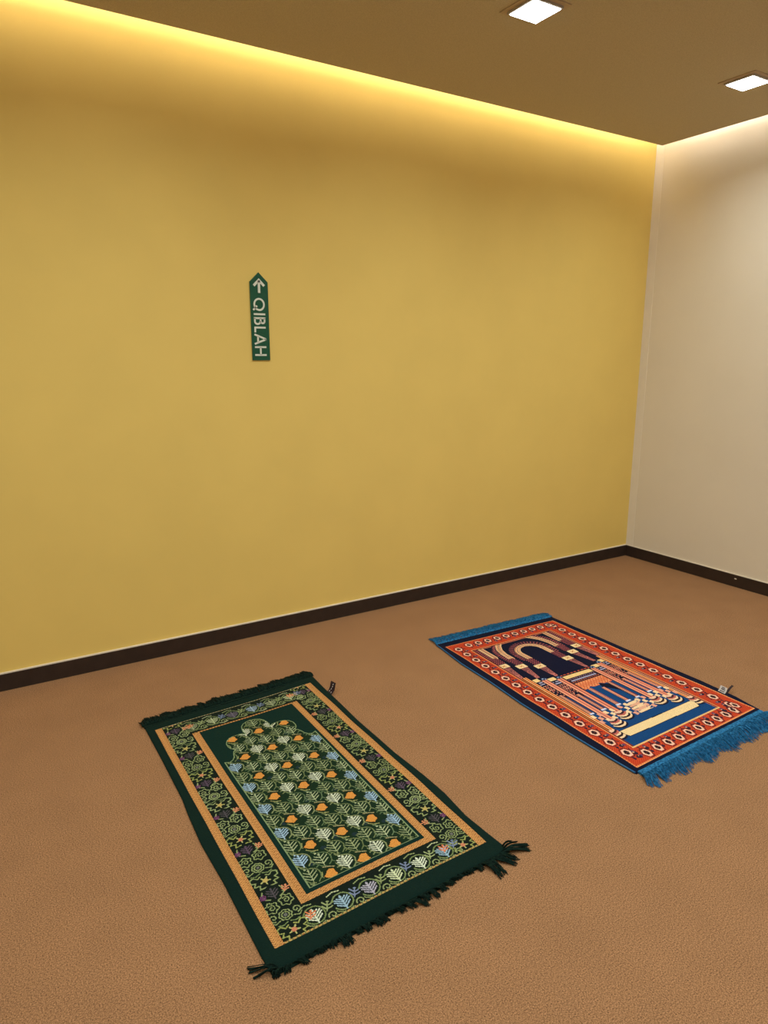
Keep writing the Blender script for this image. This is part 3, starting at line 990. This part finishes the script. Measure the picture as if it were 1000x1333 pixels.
fr = fringe_band(green, -32, 712, -44, -62, M['fringe_green'])
for k in range(40):
    u = -26 + 730 * k / 39
    n = 26
    roots = [(u + random.uniform(-13, 13), -54) for _ in range(n)]
    L = random.uniform(54, 74)
    lean = random.uniform(-7, 7) - 6
    tassel(green, fr, roots, [(a + lean + random.uniform(-6, 6), -56 - L * random.uniform(0.72, 1.06)) for a, _ in roots], M['fringe_green'], 0.0021, zlift=0.010)
fr = fringe_band(green, -30, 710, 1244, 1254, M['fringe_green'], 0.004)
def tuft(cu, cv, tu, tv, n=10, w=10, r=0.0017, zl=0.009):
    n, w = int(n * 2.2), w * 1.35
    roots = [(cu + random.uniform(-w, w), cv) for _ in range(n)]
    tips = [(tu + random.uniform(-w, w) * 0.8, tv + (tv - cv) * random.uniform(-0.45, 0.08)) for _ in range(n)]
    tassel(green, fr, roots, tips, M['fringe_green'], r, zlift=zl, wav=2.5)
for a in ((-20, 1238, -62, 1196, 8, 6), (-22, 1242, -60, 1230, 9, 6), (-18, 1246, -24, 1262, 10, 9), (4, 1248, 2, 1264, 10, 9),
          (30, 1248, 54, 1268, 8, 8), (60, 1248, 66, 1258, 10, 12), (92, 1248, 98, 1260, 10, 12), (125, 1248, 128, 1264, 9, 10),
          (150, 1248, 158, 1278, 9, 8), (168, 1248, 176, 1276, 9, 6), (196, 1248, 208, 1262, 9, 10), (222, 1248, 232, 1268, 9, 10),
          (246, 1248, 262, 1272, 11, 10), (268, 1248, 280, 1268, 11, 10), (298, 1248, 306, 1256, 8, 12), (318, 1248, 336, 1268, 8, 8), (345, 1248, 366, 1272, 11, 9),
          (366, 1248, 398, 1284, 8, 6), (400, 1248, 412, 1270, 11, 10), (422, 1248, 442, 1280, 9, 7), (450, 1248, 470, 1268, 11, 10),
          (478, 1248, 500, 1264, 11, 10), (515, 1248, 524, 1258, 7, 12), (555, 1248, 562, 1260, 7, 12), (590, 1248, 600, 1270, 7, 8),
          (622, 1248, 630, 1318, 14, 9), (634, 1248, 648, 1312, 12, 7), (650, 1248, 690, 1302, 14, 8), (668, 1248, 706, 1292, 12, 8),
          (690, 1246, 756, 1282, 14, 7), (702, 1242, 764, 1264, 14, 6), (706, 1236, 752, 1234, 8, 4), (708, 1228, 742, 1222, 6, 3)):
    tuft(*a)

# ---- the blue and orange rug ------------------------------------------------
blue = Rug((727, 1158), [(-2.106, -0.648), (-1.404, -0.672), (-1.409, -1.806), (-2.161, -1.829)],
           ([-60, 0, 200, 420, 640, 900, 1100, 1190], [0.75, 0.8, 1.3, 1.25, 1.5, 1.3, 1.0, 0.8]),
           ([-60, 60, 300, 600, 900, 1065, 1130, 1180], [1.5, 1.5, 1.5, 1.4, 1.5, 1.1, 0.5, 0.2]),
           (2.1, 0.3), 'prayer_rug', 'blue and orange prayer rug with arches and blue fringe, nearer the room corner')
Wb = weave_blue()
rug_surface(blue, Wb, {0: 'navy_edge', 1: 'diamond_border', 2: 'arch_picture'}, M['rug_blue'], (0.97, 0.97, 1.04))
rug_backing(blue, Wb, M['back_blue'])
# blue overcast binding of the left edge and right edge
for us, nm in ((-31.5, 'piping'), (751.0, 'piping')):
    P = [blue.point(us, v, 0.0045) for v in np.linspace(-48, 1172, 80)]
    mesh_obj(nm, *tube(P, 0.0034, 0.0034, 6), M['piping'] if us < 0 else M['back_blue'], blue.root, True)
fr = fringe_band(blue, -24, 758, -50, -64, M['fringe_blue'])
for k in range(46):
    u = -18 + 772 * k / 45
    n = 18
    roots = [(u + random.uniform(-10, 10), -58) for _ in range(n)]
    L = 82 + random.uniform(-5, 5)
    tassel(blue, fr, roots, [(a + 6 + random.uniform(-4, 4), -58 - L * random.uniform(0.86, 1.05)) for a, _ in roots], M['fringe_blue'], 0.0012, zlift=0.008, wav=1.2)
fr = fringe_band(blue, -20, 735, 1174, 1198, M['fringe_blue'], 0.008)
for k in range(34):
    f = k / 33
    u = -12 + 745 * f
    n = 34
    roots = [(u + random.uniform(-16, 16), 1192) for _ in range(n)]
    L = 56 + 38 * f + 11 * math.sin(k * 1.15) + random.uniform(-5, 5)
    cu = u + (-26 if k < 2 else -6 + 9 * math.sin(k * 0.8)) - 8 * f + (26 if k > 30 else 0)
    tips = [(cu + (a - u) * 0.85 + random.uniform(-7, 7), 1192 + L * random.uniform(0.62, 1.04)) for a, _ in roots]
    tassel(blue, fr, roots, tips, M['fringe_blue'], 0.0012, zlift=0.014, seg=8, wav=4.5)

# ---- sewn-in labels ---------------------------------------------------------
def strip_tag(rug, path, w_axis, width, mat, name, th=0.0005):
    """cloth strip along a path of (u, v, z mm); w_axis is the width direction in design mm"""
    V, F = [], []
    n = len(path)
    for u, v, z in path:
        for s in (-0.5, 0.5):
            for dz in (0, th):
                x, y, _ = rug.point(u + w_axis[0] * width * s, v + w_axis[1] * width * s)
                V.append((x + dz, y, z / 1000 + dz))
    for i in range(n - 1):
        a, b_ = i * 4, (i + 1) * 4
        F += [(a, b_, b_ + 2, a + 2), (a + 1, a + 3, b_ + 3, b_ + 1), (a, a + 1, b_ + 1, b_), (a + 2, b_ + 2, b_ + 3, a + 3)]
    F += [(0, 2, 3, 1), (4 * n - 4, 4 * n - 3, 4 * n - 1, 4 * n - 2)]
    return mesh_obj(name, V, F, mat, rug.root)

gt = [(706, 128, 4), (716, 127, 9), (724, 126, 17), (729, 125, 27), (732, 122, 37), (738, 118, 45)]
t_ = strip_tag(green, gt, (0.25, 1), 32, M['tag_dark'], 'care_label')
for s in range(5):
    q = gt[1 + s % 4]
    o = strip_tag(green, [(q[0] - 2.0, q[1] - 8 + 4 * s, q[2]), (q[0] + 1.0, q[1] - 7 + 4 * s, q[2] + 5)], (0, 1), 4.5, M['tag_pale'], 'label_print')
    o.parent = t_
bt = [(735, 1008, 4), (742, 1008, 8), (748, 1008, 14), (751, 1007, 20), (755, 1006, 25)]
t_ = strip_tag(blue, bt, (0, 1), 32, M['tag_white'], 'care_label')
for s in range(3):
    q = bt[1 + s]
    o = strip_tag(blue, [(q[0] - 1.6, q[1], q[2] + 1.0), (q[0] + 0.4, q[1], q[2] + 3.4)], (0, 1), 22 - 4 * s, M['tag_print'], 'label_print')
    o.parent = t_
strip_tag(blue, [(742, 1024, 4), (750, 1026, 12), (760, 1026, 20), (774, 1024, 25), (790, 1021, 26)], (0, 1), 10, M['tag_dark'], 'label_end')
